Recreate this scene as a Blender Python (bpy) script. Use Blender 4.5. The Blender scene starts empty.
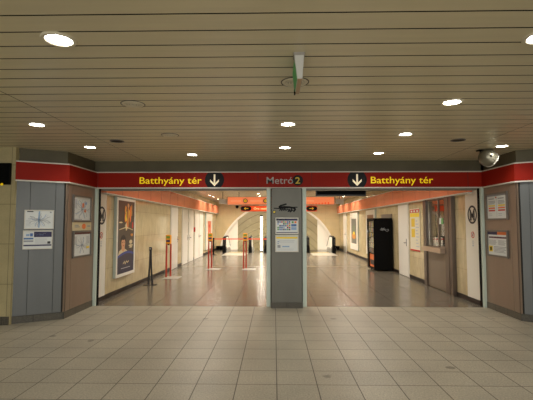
import bpy, bmesh, math, random
from mathutils import Matrix, Vector
random.seed(7)
S = bpy.context.scene
COL = S.collection
PI = math.pi

# ------------------------------------------------------------------ materials
MATS = {}
def lin(c):
    return tuple((x/12.92 if x <= .04045 else ((x+.055)/1.055)**2.4) for x in [v/255 for v in c])
def mat(name, rgb, rough=.5, metal=0., emit=0., spec=.5, noise=0., nscale=8., bump=0., stretch=None, coat=0., ecol=None):
    if name in MATS: return MATS[name]
    m = bpy.data.materials.new(name); m.use_nodes = True
    nt = m.node_tree; b = nt.nodes['Principled BSDF']
    c = lin(rgb)
    b.inputs['Base Color'].default_value = (*c, 1)
    b.inputs['Roughness'].default_value = rough
    b.inputs['Metallic'].default_value = metal
    b.inputs['Specular IOR Level'].default_value = spec
    b.inputs['Coat Weight'].default_value = coat
    b.inputs['Coat Roughness'].default_value = .08
    if emit:
        b.inputs['Emission Color'].default_value = (*lin(ecol or rgb), 1)
        b.inputs['Emission Strength'].default_value = emit
    if noise or bump:
        tc = nt.nodes.new('ShaderNodeNewGeometry')
        mp = nt.nodes.new('ShaderNodeMapping')
        if stretch: mp.inputs['Scale'].default_value = stretch
        nt.links.new(tc.outputs['Position'], mp.inputs['Vector'])
        n = nt.nodes.new('ShaderNodeTexNoise'); n.inputs['Scale'].default_value = nscale
        n.inputs['Detail'].default_value = 6
        nt.links.new(mp.outputs[0], n.inputs['Vector'])
        if noise:
            r = nt.nodes.new('ShaderNodeValToRGB')
            r.color_ramp.elements[0].position = .3; r.color_ramp.elements[1].position = .7
            r.color_ramp.elements[0].color = (*[x*(1-noise) for x in c], 1)
            r.color_ramp.elements[1].color = (*[min(1, x*(1+noise)) for x in c], 1)
            nt.links.new(n.outputs['Fac'], r.inputs['Fac'])
            nt.links.new(r.outputs['Color'], b.inputs['Base Color'])
        if bump:
            bp = nt.nodes.new('ShaderNodeBump'); bp.inputs['Strength'].default_value = bump
            bp.inputs['Distance'].default_value = .01
            nt.links.new(n.outputs['Fac'], bp.inputs['Height'])
            nt.links.new(bp.outputs[0], b.inputs['Normal'])
    MATS[name] = m
    return m

def tile_mat(name, rgb, joint, w, h, axes, phase, mortar=.004, rough=.4, var=.06, speck=.1, speckscale=90., blot=.08, spec=.5, blotscale=1.6, rough_var=0., marks=False, vein=None):
    """tiled stone; axes picks which world coordinates run along / up the tiles"""
    m = bpy.data.materials.new(name); m.use_nodes = True
    nt = m.node_tree; N = nt.nodes; L = nt.links; b = N['Principled BSDF']
    g = N.new('ShaderNodeNewGeometry'); sp = N.new('ShaderNodeSeparateXYZ'); L.new(g.outputs['Position'], sp.inputs[0])
    cb = N.new('ShaderNodeCombineXYZ')
    for i, a in enumerate(axes):
        ad = N.new('ShaderNodeMath'); ad.operation = 'ADD'; ad.inputs[1].default_value = -phase[i]
        L.new(sp.outputs['XYZ'.index(a)], ad.inputs[0]); L.new(ad.outputs[0], cb.inputs[i])
    br = N.new('ShaderNodeTexBrick'); br.offset = 0; br.squash = 1
    br.inputs['Scale'].default_value = 1; br.inputs['Mortar Size'].default_value = mortar
    br.inputs['Mortar Smooth'].default_value = .3
    br.inputs['Brick Width'].default_value = w; br.inputs['Row Height'].default_value = h
    c = lin(rgb)
    br.inputs['Color1'].default_value = (*[x*(1-var) for x in c], 1)
    br.inputs['Color2'].default_value = (*[x*(1+var) for x in c], 1)
    br.inputs['Mortar'].default_value = (*lin(joint), 1)
    L.new(cb.outputs[0], br.inputs['Vector'])
    def mul(col_out, scale, amt, detail=4, vec=None):
        n = N.new('ShaderNodeTexNoise'); n.inputs['Scale'].default_value = scale; n.inputs['Detail'].default_value = detail
        L.new(vec or g.outputs['Position'], n.inputs['Vector'])
        mr = N.new('ShaderNodeMapRange'); mr.inputs['From Min'].default_value = .3; mr.inputs['From Max'].default_value = .7
        mr.inputs['To Min'].default_value = 1-amt; mr.inputs['To Max'].default_value = 1+amt
        L.new(n.outputs['Fac'], mr.inputs['Value'])
        mx = N.new('ShaderNodeMix'); mx.data_type = 'RGBA'; mx.blend_type = 'MULTIPLY'; mx.inputs[0].default_value = 1
        L.new(col_out, mx.inputs[6]); L.new(mr.outputs[0], mx.inputs[7])
        return mx.outputs[2], n
    out, _ = mul(br.outputs['Color'], speckscale, speck, 2)
    out, nb = mul(out, blotscale, blot, 5)
    if vein:
        mp = N.new('ShaderNodeMapping'); mp.inputs['Scale'].default_value = vein
        L.new(g.outputs['Position'], mp.inputs['Vector'])
        out, _ = mul(out, 3., .1, 6, mp.outputs[0])
    if marks:   # scuffs and chewing gum trodden into the floor
        vo = N.new('ShaderNodeTexVoronoi'); vo.inputs['Scale'].default_value = 1.35; vo.feature = 'F1'
        L.new(g.outputs['Position'], vo.inputs['Vector'])
        n2 = N.new('ShaderNodeTexNoise'); n2.inputs['Scale'].default_value = 14
        L.new(g.outputs['Position'], n2.inputs['Vector'])
        ms = N.new('ShaderNodeMath'); ms.operation = 'MULTIPLY_ADD'; ms.inputs[1].default_value = .09
        L.new(n2.outputs['Fac'], ms.inputs[0]); L.new(vo.outputs['Distance'], ms.inputs[2])
        mr = N.new('ShaderNodeMapRange'); mr.inputs['From Min'].default_value = .095; mr.inputs['From Max'].default_value = .125
        mr.inputs['To Min'].default_value = .55; mr.inputs['To Max'].default_value = 1
        L.new(ms.outputs[0], mr.inputs['Value'])
        mx = N.new('ShaderNodeMix'); mx.data_type = 'RGBA'; mx.blend_type = 'MULTIPLY'; mx.inputs[0].default_value = 1
        L.new(out, mx.inputs[6]); L.new(mr.outputs[0], mx.inputs[7]); out = mx.outputs[2]
    L.new(out, b.inputs['Base Color'])
    b.inputs['Roughness'].default_value = rough
    b.inputs['Specular IOR Level'].default_value = spec
    if rough_var:
        mr = N.new('ShaderNodeMapRange'); mr.inputs['To Min'].default_value = rough-rough_var; mr.inputs['To Max'].default_value = rough+rough_var
        L.new(nb.outputs['Fac'], mr.inputs['Value']); L.new(mr.outputs[0], b.inputs['Roughness'])
    if rough < .3:     # joints stay dull on polished paving
        ro = N.new('ShaderNodeMath'); ro.operation = 'MULTIPLY_ADD'; ro.inputs[1].default_value = .5; ro.inputs[2].default_value = rough
        L.new(br.outputs['Fac'], ro.inputs[0])
        if rough_var: L.new(mr.outputs[0], ro.inputs[2])
        L.new(ro.outputs[0], b.inputs['Roughness'])
        so = N.new('ShaderNodeMath'); so.operation = 'MULTIPLY_ADD'; so.inputs[1].default_value = -spec; so.inputs[2].default_value = spec
        L.new(br.outputs['Fac'], so.inputs[0]); L.new(so.outputs[0], b.inputs['Specular IOR Level'])
    bp = N.new('ShaderNodeBump'); bp.inputs['Strength'].default_value = .25; bp.inputs['Distance'].default_value = .003; bp.invert = True
    L.new(br.outputs['Fac'], bp.inputs['Height']); L.new(bp.outputs[0], b.inputs['Normal'])
    MATS[name] = m
    return m

hall_floor = tile_mat('hall_floor_tiles', (178,170,152), (84,76,64), .402, .3776, 'XY', (.026,4.097), .0055, .42, .04, .2, 60, .13, .4, 1.1, .06, True)
corr_floor = tile_mat('polished_granite_tiles', (116,109,98), (76,68,58), .804, .60, 'XY', (.026,7.88),   .0045, .22, .06, .12, 120, .08, 1.0, 1.1, .05)
stone_yz = tile_mat('polished_limestone_side', (198,182,144), (140,124,94), .78, .64, 'YZ', (8.66,0), .003, .12, .05, .05, 60, .08, .5, 2.2, .03, False, (.4,3,1.2))
stone_xz = tile_mat('limestone_facing', (180,168,128), (104,96,70), .9, .64, 'XZ', (-4.26,0), .004, .4, .05, .06, 60, .14, .5, 2.2)
stone_back = tile_mat('limestone_end_wall', (216,196,152), (180,160,118), .8, .64, 'XZ', (0,0), .004, .25, .04, .04, 60, .06, .5, 2.)
plinth_m = tile_mat('granite_plinth', (84,80,70), (60,56,48), .38, .6, 'XZ', (.24,-.05), .006, .5, .08, .3, 60, .1)
plinth_side = tile_mat('granite_plinth_side', (92,86,74), (50,46,40), .38, .6, 'YZ', (6.8,-.05), .006, .5, .08, .3, 60, .1)

slat_m = mat('beige_enamel_slats', (212,202,170), .3, 0, 0, .5, .05, 3, 0, (.3,6,1))
void_m = mat('dark_ceiling_void', (34,30,24), .8)
corr_ceil = mat('corridor_ceiling_enamel', (186,168,136), .28)
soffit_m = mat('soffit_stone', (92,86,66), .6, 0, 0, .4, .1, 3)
steel = mat('brushed_grey_steel', (107,110,110), .45, .2, 0, .5, .05, 5, 0, (1,1,.15))
bronze = mat('bronze_toned_steel', (142,124,108), .4, .3, 0, .5, .06, 5, 0, (1,1,.15))
dark_bronze = mat('dark_bronze_profile', (104,92,82), .3, .5)
dark_joint = mat('shadow_joint', (40,36,32), .7)
col_steel = mat('column_grey_enamel', (104,103,94), .45, .15, 0, .5, .08, 3, 0, (1,1,.4))
post_m = mat('pale_aluminium', (206,219,207), .4)
red_m = mat('signal_red_enamel', (150,32,18), .5, 0, 0, .12, .03, 3)
red_seam = mat('red_panel_seam', (60,10,8), .6)
orange_m = mat('orange_red_enamel', (240,138,100), .18, 0, 0, .5, .05, 1.2)
white_trim = mat('white_trim', (216,212,200), .4)
yellow_m = mat('letter_yellow', (255,214,0), .5, 0, .35)  # glow put into the paint to brighten lettering that is not backlit
cream_m = mat('arrow_cream', (250,232,196), .5, 0, .3)  # arrows given a similar glow, with no lamp behind them
black_m = mat('gloss_black', (12,12,13), .5, 0, 0, .2)
satin_black = mat('satin_black', (6,6,6), .55, 0, 0, .1)
grey_letter = mat('letter_grey', (176,176,172), .5)
white_m = mat('white_enamel', (232,228,216), .3)
door_m = mat('white_door_paint', (236,233,224), .3)
paper = mat('paper_white', (222,226,224), .5)
navy = mat('ink_navy', (44,40,84), .5)
blue = mat('ink_blue', (70,110,170), .5)
lblue = mat('ink_light_blue', (140,170,205), .5)
ink_grey = mat('ink_grey', (150,154,160), .5)
ink_pale = mat('ink_pale_grey', (192,196,200), .5)
ink_dark = mat('ink_dark', (40,38,42), .5)
ink_red = mat('ink_red', (196,52,36), .5)
ink_orange = mat('ink_orange', (232,120,50), .5)
ink_yellow = mat('ink_yellow', (240,212,60), .5)
ink_green = mat('ink_green', (90,160,90), .5)
cream_paper = mat('cream_paper', (214,200,160), .5)
alu = mat('frame_aluminium', (176,176,170), .35, .6)
dark_frame = mat('frame_dark_grey', (112,108,102), .4, .4)
chrome = mat('polished_chrome', (210,210,210), .12, 1)
rubber = mat('black_rubber', (18,18,18), .55)
red_post = mat('red_powder_coat', (182,58,34), .35)
belt_m = mat('red_belt', (206,70,44), .6)
disp_m = mat('dispenser_orange', (240,160,24), .35)
lamp_m = mat('lamp_lens', (255,255,252), .4, 0, 26., ecol=(255,252,244))
lamp_warm = mat('lamp_lens_warm', (255,250,236), .4, 0, 30., ecol=(255,240,210))
ring_m = mat('lamp_ring', (216,208,184), .4)
grille_m = mat('unlit_lens', (150,144,126), .3)
tunnel_m = mat('tunnel_lining', (182,166,128), .5, 0, 0, .5, .04, 2)
tunnel_rib = mat('tunnel_rib', (140,126,94), .5)
cheek_m = mat('white_cladding', (246,242,230), .35)
sign_glow = mat('backlit_orange_panel', (250,136,84), .4, 0, .62)
sign_glow2 = mat('backlit_red_orange_panel', (240,80,20), .4, 0, .6)
sign_letter = mat('backlit_lettering', (255,226,150), .5, 0, 1.)
sign_pale = mat('backlit_pale_line', (255,160,110), .5, 0, .6)
arrow_yel = mat('backlit_yellow', (240,184,40), .5, 0, .35)
tube_m = mat('fluorescent_tube', (255,250,230), .4, 0, 2.2, ecol=(255,244,214))
smoke = mat('dark_plastic', (40,38,38), .35)
lightbox_m = mat('box_side_pale', (190,200,190), .35)
skin_m = mat('poster_skin', (214,160,118), .5)
navy_glow = mat('poster_blue', (52,70,150), .4)
gold = mat('poster_gold', (206,140,60), .5)
poster_brownish = mat('poster_umber', (120,72,44), .5)
poster_dark = mat('poster_dark', (46,36,34), .3, 0, .12, ecol=(70,50,40))
green_m = mat('exit_green', (44,150,76), .4, 0, .12)
taupe = mat('taupe_panel', (124,112,98), .35, .25, 0, .5, .06, 4, 0, (1,1,.2))
curtain = mat('charcoal_curtain', (44,42,42), .9)
booth_m = mat('booth_wall', (112,102,86), .6)
ashlar_dark = mat('dark_granite', (38,31,27), .4, 0, 0, .3, .2, 60)
dome_m = mat('satin_silver', (128,124,108), .32, .6)
step_m = mat('escalator_tread', (120,118,112), .4, .6)
plate_m = mat('ribbed_metal_plate', (206,200,184), .35, .4)
acrylic = mat('edge_panel_tan', (178,150,118), .4)
glass_m = bpy.data.materials.new('clear_glass'); glass_m.use_nodes = True
_b = glass_m.node_tree.nodes['Principled BSDF']
_b.inputs['Base Color'].default_value = (1,1,1,1); _b.inputs['Roughness'].default_value = .02
_b.inputs['Transmission Weight'].default_value = 1; _b.inputs['IOR'].default_value = 1.45

# ------------------------------------------------------------------ mesh builder
class MB:
    def __init__(self, M=None):
        self.v = []; self.f = []; self.fm = []; self.mats = []; self.M = M or Matrix.Identity(4)
    def mi(self, m):
        if m not in self.mats: self.mats.append(m)
        return self.mats.index(m)
    def pts(self, ps):
        n = len(self.v); self.v += [self.M @ Vector(p) for p in ps]; return n
    def face(self, ps, m):
        n = self.pts(ps); self.f.append(list(range(n, n+len(ps)))); self.fm.append(self.mi(m)); return self
    def box(self, a, b, m, rot=None):
        x0,y0,z0 = a; x1,y1,z1 = b
        n = self.pts([(x0,y0,z0),(x1,y0,z0),(x1,y1,z0),(x0,y1,z0),(x0,y0,z1),(x1,y0,z1),(x1,y1,z1),(x0,y1,z1)])
        for q in ((0,3,2,1),(4,5,6,7),(0,1,5,4),(1,2,6,5),(2,3,7,6),(3,0,4,7)):
            self.f.append([n+i for i in q]); self.fm.append(self.mi(m))
        return self
    def hexa(self, lo, hi, m):     # two quads joined
        n = self.pts(list(lo)+list(hi))
        for q in ((0,3,2,1),(4,5,6,7),(0,1,5,4),(1,2,6,5),(2,3,7,6),(3,0,4,7)):
            self.f.append([n+i for i in q]); self.fm.append(self.mi(m))
        return self
    def prism(self, poly, w0, w1, m):   # poly in local xy, extruded along local z
        k = len(poly)
        n = self.pts([(x,y,w0) for x,y in poly]+[(x,y,w1) for x,y in poly])
        self.f.append([n+k-1-i for i in range(k)]); self.fm.append(self.mi(m))
        self.f.append([n+k+i for i in range(k)]); self.fm.append(self.mi(m))
        for i in range(k):
            j = (i+1) % k; self.f.append([n+i,n+j,n+k+j,n+k+i]); self.fm.append(self.mi(m))
        return self
    def rings(self, rs, m, cap=True, closed=False):
        k = len(rs[0]); idx = [self.pts(r) for r in rs]
        prs = list(zip(idx, idx[1:])) + ([(idx[-1], idx[0])] if closed else [])
        for a, b in prs:
            for i in range(k):
                j = (i+1) % k; self.f.append([a+i,a+j,b+j,b+i]); self.fm.append(self.mi(m))
        if cap and not closed:
            self.f.append([idx[0]+k-1-i for i in range(k)]); self.fm.append(self.mi(m))
            self.f.append([idx[-1]+i for i in range(k)]); self.fm.append(self.mi(m))
        return self
    def lathe(self, prof, c, m, n=28, cap=True):
        return self.rings([[(c[0]+r*math.cos(2*PI*i/n), c[1]+r*math.sin(2*PI*i/n), c[2]+z) for i in range(n)] for r, z in prof], m, cap)
    def tube(self, path, r, m, n=10):
        P = [Vector(p) for p in path]; rs = []
        up = Vector((0.13,0.31,0.94))
        for i, p in enumerate(P):
            t = (P[min(i+1,len(P)-1)]-P[max(i-1,0)]).normalized()
            a = t.cross(up)
            if a.length < .05: a = t.cross(Vector((1,0,0)))
            a.normalize(); b = t.cross(a); rr = r[i] if isinstance(r,(list,tuple)) else r
            rs.append([tuple(p+a*rr*math.cos(2*PI*k/n)+b*rr*math.sin(2*PI*k/n)) for k in range(n)])
        return self.rings(rs, m)
    def stroke(self, pts, w, m, z0=0, z1=.002):   # flat drawn line in local xy
        for p, q in zip(pts, pts[1:]):
            d = Vector((q[0]-p[0], q[1]-p[1])); 
            if d.length < 1e-6: continue
            d.normalize(); nx, ny = -d.y*w/2, d.x*w/2; ex, ey = d.x*w*.3, d.y*w*.3
            self.prism([(p[0]-ex-nx,p[1]-ey-ny),(q[0]+ex-nx,q[1]+ey-ny),(q[0]+ex+nx,q[1]+ey+ny),(p[0]-ex+nx,p[1]-ey+ny)], z0, z1, m)
        return self
    def text(self, s, x0, x1, y0, cap, z, m, bold=.012, depth=.003):
        cu = bpy.data.curves.new('t', 'FONT'); cu.body = s; cu.size = 1; cu.offset = bold; cu.extrude = .01; cu.resolution_u = 3
        o = bpy.data.objects.new('t', cu); COL.objects.link(o)
        dg = bpy.context.evaluated_depsgraph_get(); dg.update()
        me = bpy.data.meshes.new_from_object(o.evaluated_get(dg))
        xs = [v.co.x for v in me.vertices]; mnx, mxx = min(xs), max(xs)
        sx = (x1-x0)/(mxx-mnx)
        sy = cap/.72
        n = self.pts([(x0+(v.co.x-mnx)*sx, y0+v.co.y*sy, z+(v.co.z+.01)/.02*depth) for v in me.vertices])
        for p in me.polygons: self.f.append([n+i for i in p.vertices]); self.fm.append(self.mi(m))
        bpy.data.objects.remove(o); bpy.data.curves.remove(cu); bpy.data.meshes.remove(me)
        return self
    def build(self, name, parent=None, origin=None, smooth=False, bevel=0, recalc=True):
        org = Vector(origin) if origin is not None else Vector((0,0,0))
        if parent is not None:
            p = parent
            while p is not None: org = org + p.location; p = p.parent
        me = bpy.data.meshes.new(name)
        me.from_pydata([tuple(v-org) for v in self.v], [], self.f); 
        for mm in self.mats: me.materials.append(mm)
        me.polygons.foreach_set('material_index', self.fm)
        if recalc:
            bm = bmesh.new(); bm.from_mesh(me); bmesh.ops.recalc_face_normals(bm, faces=bm.faces); bm.to_mesh(me); bm.free()
        if smooth:
            for p in me.polygons: p.use_smooth = True
            me.update()
            try: me.set_sharp_from_angle(angle=math.radians(40))
            except Exception: pass
        o = bpy.data.objects.new(name, me); COL.objects.link(o)
        if parent is not None: o.parent = parent
        elif origin is not None: o.location = origin
        if bevel:
            md = o.modifiers.new('soft_edges', 'BEVEL'); md.width = bevel; md.segments = 2; md.limit_method = 'ANGLE'
        return o

def tag(o, label, cat, group=None):
    o['label'] = label; o['category'] = cat
    if group: o['group'] = group
    return o
def thing(name, label, cat, loc, group=None):
    o = bpy.data.objects.new(name, None); COL.objects.link(o); o.location = loc; o.empty_display_size = .1
    return tag(o, label, cat, group)
def struct(o): o['kind'] = 'structure'; return o
def part_label(o, t): o['label'] = t; return o
def copy_tree(o, parent=None):
    c = o.copy(); COL.objects.link(c)
    if parent is not None: c.parent = parent
    for ch in list(o.children): copy_tree(ch, c)
    return c
def frame(o, right, up=(0,0,1)):
    r = Vector(right).normalized(); u = Vector(up).normalized(); n = r.cross(u)
    M = Matrix.Identity(4)
    for i in range(3): M[i][0] = r[i]; M[i][1] = u[i]; M[i][2] = n[i]; M[i][3] = o[i]
    return M
def circle(cx, cy, r, n=36, a0=0, a1=2*PI):
    return [(cx+r*math.cos(a0+(a1-a0)*i/n), cy+r*math.sin(a0+(a1-a0)*i/n)) for i in range(n)]
def annulus(mb, cx, cy, r0, r1, z0, z1, m, n=32):
    rs = []
    for i in range(n):
        a = 2*PI*i/n; c, s = math.cos(a), math.sin(a)
        rs.append([(cx+r0*c,cy+r0*s,z0),(cx+r1*c,cy+r1*s,z0),(cx+r1*c,cy+r1*s,z1),(cx+r0*c,cy+r0*s,z1)])
    mb.rings(rs, m, False, True)

# ------------------------------------------------------------------ key dimensions
XL, XR = -3.60, 4.06            # corridor side walls
PL, PR = -3.555, 4.09           # pillar side faces
YS = 7.88                       # line of the station entrance
YE = 25.0                       # end wall
ZC, ZCC = 2.85, 2.97            # hall / corridor ceiling
ZB0, ZB1 = 2.30, 2.635          # overhead band
YW = 6.38                       # stone wall left of the entrance
FX = .652

# ------------------------------------------------------------------ setting
struct(MB().box((-11,-7,-.12),(11,YS,0), hall_floor).build('floor'))
struct(MB().box((XL-.3,YS,-.12),(XR+.3,YE,-.0005), corr_floor).build('floor_corridor'))
b = MB(); b.box((XL,15.17,-.0004),(XR,15.25,.0008), mat('pale_joint_strip',(176,160,132),.3))
struct(b.build('trim_1'))
# slatted hall ceiling: boards run left-right, lengths meet at two seams
b = MB(); b.box((-11,-7,ZC+.004),(11,YS+.1,ZC+.1), mat('slat_gap_shade',(10,9,7),.9,0,0,.05))
y = 2.51-.207*46
while y < YS+.1:
    for x0, x1 in ((-11,-8.36),(-8.352,-2.582),(-2.574,3.196),(3.204,8.97),(8.978,11)):
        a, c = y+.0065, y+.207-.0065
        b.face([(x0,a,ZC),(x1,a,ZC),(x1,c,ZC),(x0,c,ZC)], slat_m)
        g_ = MATS['slat_gap_shade']  # slat edges coloured near black for the shade in the gaps
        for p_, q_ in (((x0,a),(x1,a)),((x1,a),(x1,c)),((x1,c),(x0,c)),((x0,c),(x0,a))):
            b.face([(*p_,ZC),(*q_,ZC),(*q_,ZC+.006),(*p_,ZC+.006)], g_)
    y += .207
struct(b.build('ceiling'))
b = MB(); b.box((XL-.3,YS+.3,ZCC),(XR+.3,YE+.3,ZCC+.1), corr_ceil)
for i in range(42):
    yy = 8.4+i*.4; b.box((XL,yy,ZCC-.002),(XR,yy+.012,ZCC+.001), dark_joint)
struct(b.build('ceiling_corridor'))
struct(MB().box((-11,YW,0),(-4.2,YW+.4,ZC+.05), stone_xz).build('wall_left'))
struct(MB().box((4.74,YW+.05,0),(11,YW+.4,ZC+.05), stone_xz).build('wall_right'))
b = MB(); b.box((-11.2,-7.2,0),(-5.5,-7,ZC+.1), stone_xz); b.box((5.9,-7.2,0),(11.2,-7,ZC+.1), stone_xz); b.box((-5.5,-7.2,2.5),(5.9,-7,ZC+.1), stone_xz)  # opening left in the unseen rear wall for the added fill light
struct(b.build('wall_rear'))
li = bpy.data.lights.new('fill_area','AREA'); li.shape = 'RECTANGLE'; li.size = 11.2; li.size_y = 2.4; li.energy = 430; li.color = (1,.99,.95)  # fill light added behind the viewer to lift the dark ceiling
lo = bpy.data.objects.new('rear_fill', li); COL.objects.link(lo); lo.location = (.2,-7.1,1.25); lo.rotation_euler = (PI/2,0,0)
struct(MB().box((-11.2,-7,0),(-11,YW+.4,ZC+.1), soffit_m).build('wall_side_left'))
struct(MB().box((11,-7,0),(11.2,YW+.4,ZC+.1), soffit_m).build('wall_side_right'))
struct(MB().box((-11,YW-.018,0),(-4.215,YW,.13), plinth_m).build('baseboard_front'))
# lintel over the opening (carries the overhead sign)
struct(MB().box((PL-.5,YS,ZB0+.02),(PR+.5,YS+.32,ZCC+.1), soffit_m).build('wall_lintel'))
b = MB(); b.box((PL+.1,YS+.05,2.272),(PR-.1,YS+.22,ZB0+.02), mat('grille_housing',(122,116,104),.45,.2)); struct(b.build('trim_2'))
# corridor side walls
struct(MB().box((XL-.3,YS+.0,0),(XL,YE,ZCC+.1), stone_yz).build('wall_corridor_left'))
b = MB()
b.box((XR,YS,0),(XR+.3,9.36,ZCC+.1), stone_yz); b.box((XR,10.63,0),(XR+.3,YE,ZCC+.1), stone_yz)
b.box((XR,9.36,0),(XR+.3,10.63,.90), stone_yz); b.box((XR,9.36,2.26),(XR+.3,10.63,ZCC+.1), stone_yz)
struct(b.build('wall_corridor_right'))
b = MB(); b.box((XL,YS+.05,0),(XL+.014,YE,.1), ashlar_dark); struct(b.build('baseboard_left'))
b = MB(); b.box((XR-.014,YS+.05,0),(XR,9.04,.1), ashlar_dark); b.box((XR-.014,10.81,0),(XR,YE,.1), ashlar_dark); struct(b.build('baseboard_right'))
# red-orange bands high on the corridor walls
for nm, x0, x1 in (('trim_3', XL, XL+.13), ('trim_4', XR-.13, XR)):
    b = MB(); b.box((x0,YS+.33,2.25),(x1,YE,2.69), orange_m)
    xo = x1 if nm == 'trim_3' else x0; s = 1 if nm == 'trim_3' else -1
    yy = YS+1.2
    while yy < YE:
        b.box((min(xo,xo+s*.003),yy,2.25),(max(xo,xo+s*.003),yy+.012,2.69), mat('orange_seam',(170,70,40),.4)); yy += 1.05
    b.box((x0-.0 if s<0 else x0,YS+.33,2.225),(x1,YE,2.25), white_trim); b.box((x0,YS+.33,2.69),(x1,YE,2.705), white_trim)
    struct(b.build(nm))
# end wall with the round escalator tunnel
TX, TZ, TR = .22, -.78, 3.68
def arc_z(x): return TZ+math.sqrt(max(0,TR*TR-(x-TX)**2))
b = MB()
n = 48; xs = [TX-3.596+7.192*i/n for i in range(n+1)]
for i in range(n):
    x0, x1 = xs[i], xs[i+1]
    z0, z1 = max(0,arc_z(x0)), max(0,arc_z(x1))
    b.hexa([(x0,YE,z0),(x1,YE,z1),(x1,YE+.3,z1),(x0,YE+.3,z0)],[(x0,YE,ZCC+.1),(x1,YE,ZCC+.1),(x1,YE+.3,ZCC+.1),(x0,YE+.3,ZCC+.1)], stone_back)
b.box((XL-.3,YE,0),(xs[0],YE+.3,ZCC+.1), stone_back); b.box((xs[-1],YE,0),(XR+.3,YE+.3,ZCC+.1), stone_back)
struct(b.build('wall_back'))
b = MB(); b.box((XL,YE-.03,0),(-3.2,YE,.24), satin_black); b.box((3.62,YE-.03,0),(XR,YE,.24), satin_black); struct(b.build('baseboard_back'))
# tunnel lining: rings stepping down at thirty degrees
b = MB(); tn = math.tan(math.radians(30)); na = 44; seg = []
def ring(y, r): 
    return [(TX+r*math.cos(PI*k/na*1.16-.08*PI), y, TZ-(y-YE)*tn+r*math.sin(PI*k/na*1.16-.08*PI)) for k in range(na+1)]
yy = YE+.02; prof = []
while yy < YE+13:
    prof += [(yy,TR,tunnel_m),(yy+.76,TR,tunnel_rib),(yy+.77,TR-.012,tunnel_rib),(yy+.80,TR-.012,tunnel_rib)]; yy += .81
for (y0,r0,m0),(y1,r1,m1) in zip(prof, prof[1:]):
    A, B = ring(y0,r0), ring(y1,r1)
    for k in range(na): b.face([A[k],A[k+1],B[k+1],B[k]], m0)
struct(b.build('wall_tunnel', smooth=False, recalc=False))
b = MB()      # white rim round the mouth
rr = []
for k in range(41):
    a = PI*k/40*.86+.07*PI
    if TZ+TR*math.sin(a) < .02: continue
    c, s = math.cos(a), math.sin(a)
    rr.append([(TX+(TR-.07)*c,YE-.03,TZ+(TR-.07)*s),(TX+(TR+.05)*c,YE-.03,TZ+(TR+.05)*s),(TX+(TR+.05)*c,YE+.05,TZ+(TR+.05)*s),(TX+(TR-.07)*c,YE+.05,TZ+(TR-.07)*s)])
b.rings(rr, cheek_m); struct(b.build('trim_5'))
for nm, sg in (('trim_6',-1),('trim_7',1)):    # white cheeks inside the mouth on both sides
    b = MB(); M = frame((0,YE+.16,0),(1,0,0)); b.M = M
    pts = []
    for i in range(15):
        xx = 2.5+(3.58-2.5)*i/14
        pts.append((TX+sg*xx, TZ+math.sqrt(TR*TR-xx*xx)-.02))
    poly = [(TX+sg*2.5,0)]+pts+[(TX+sg*3.58,0)]
    b.prism(poly, -.06, .06, cheek_m); struct(b.build(nm))

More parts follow.
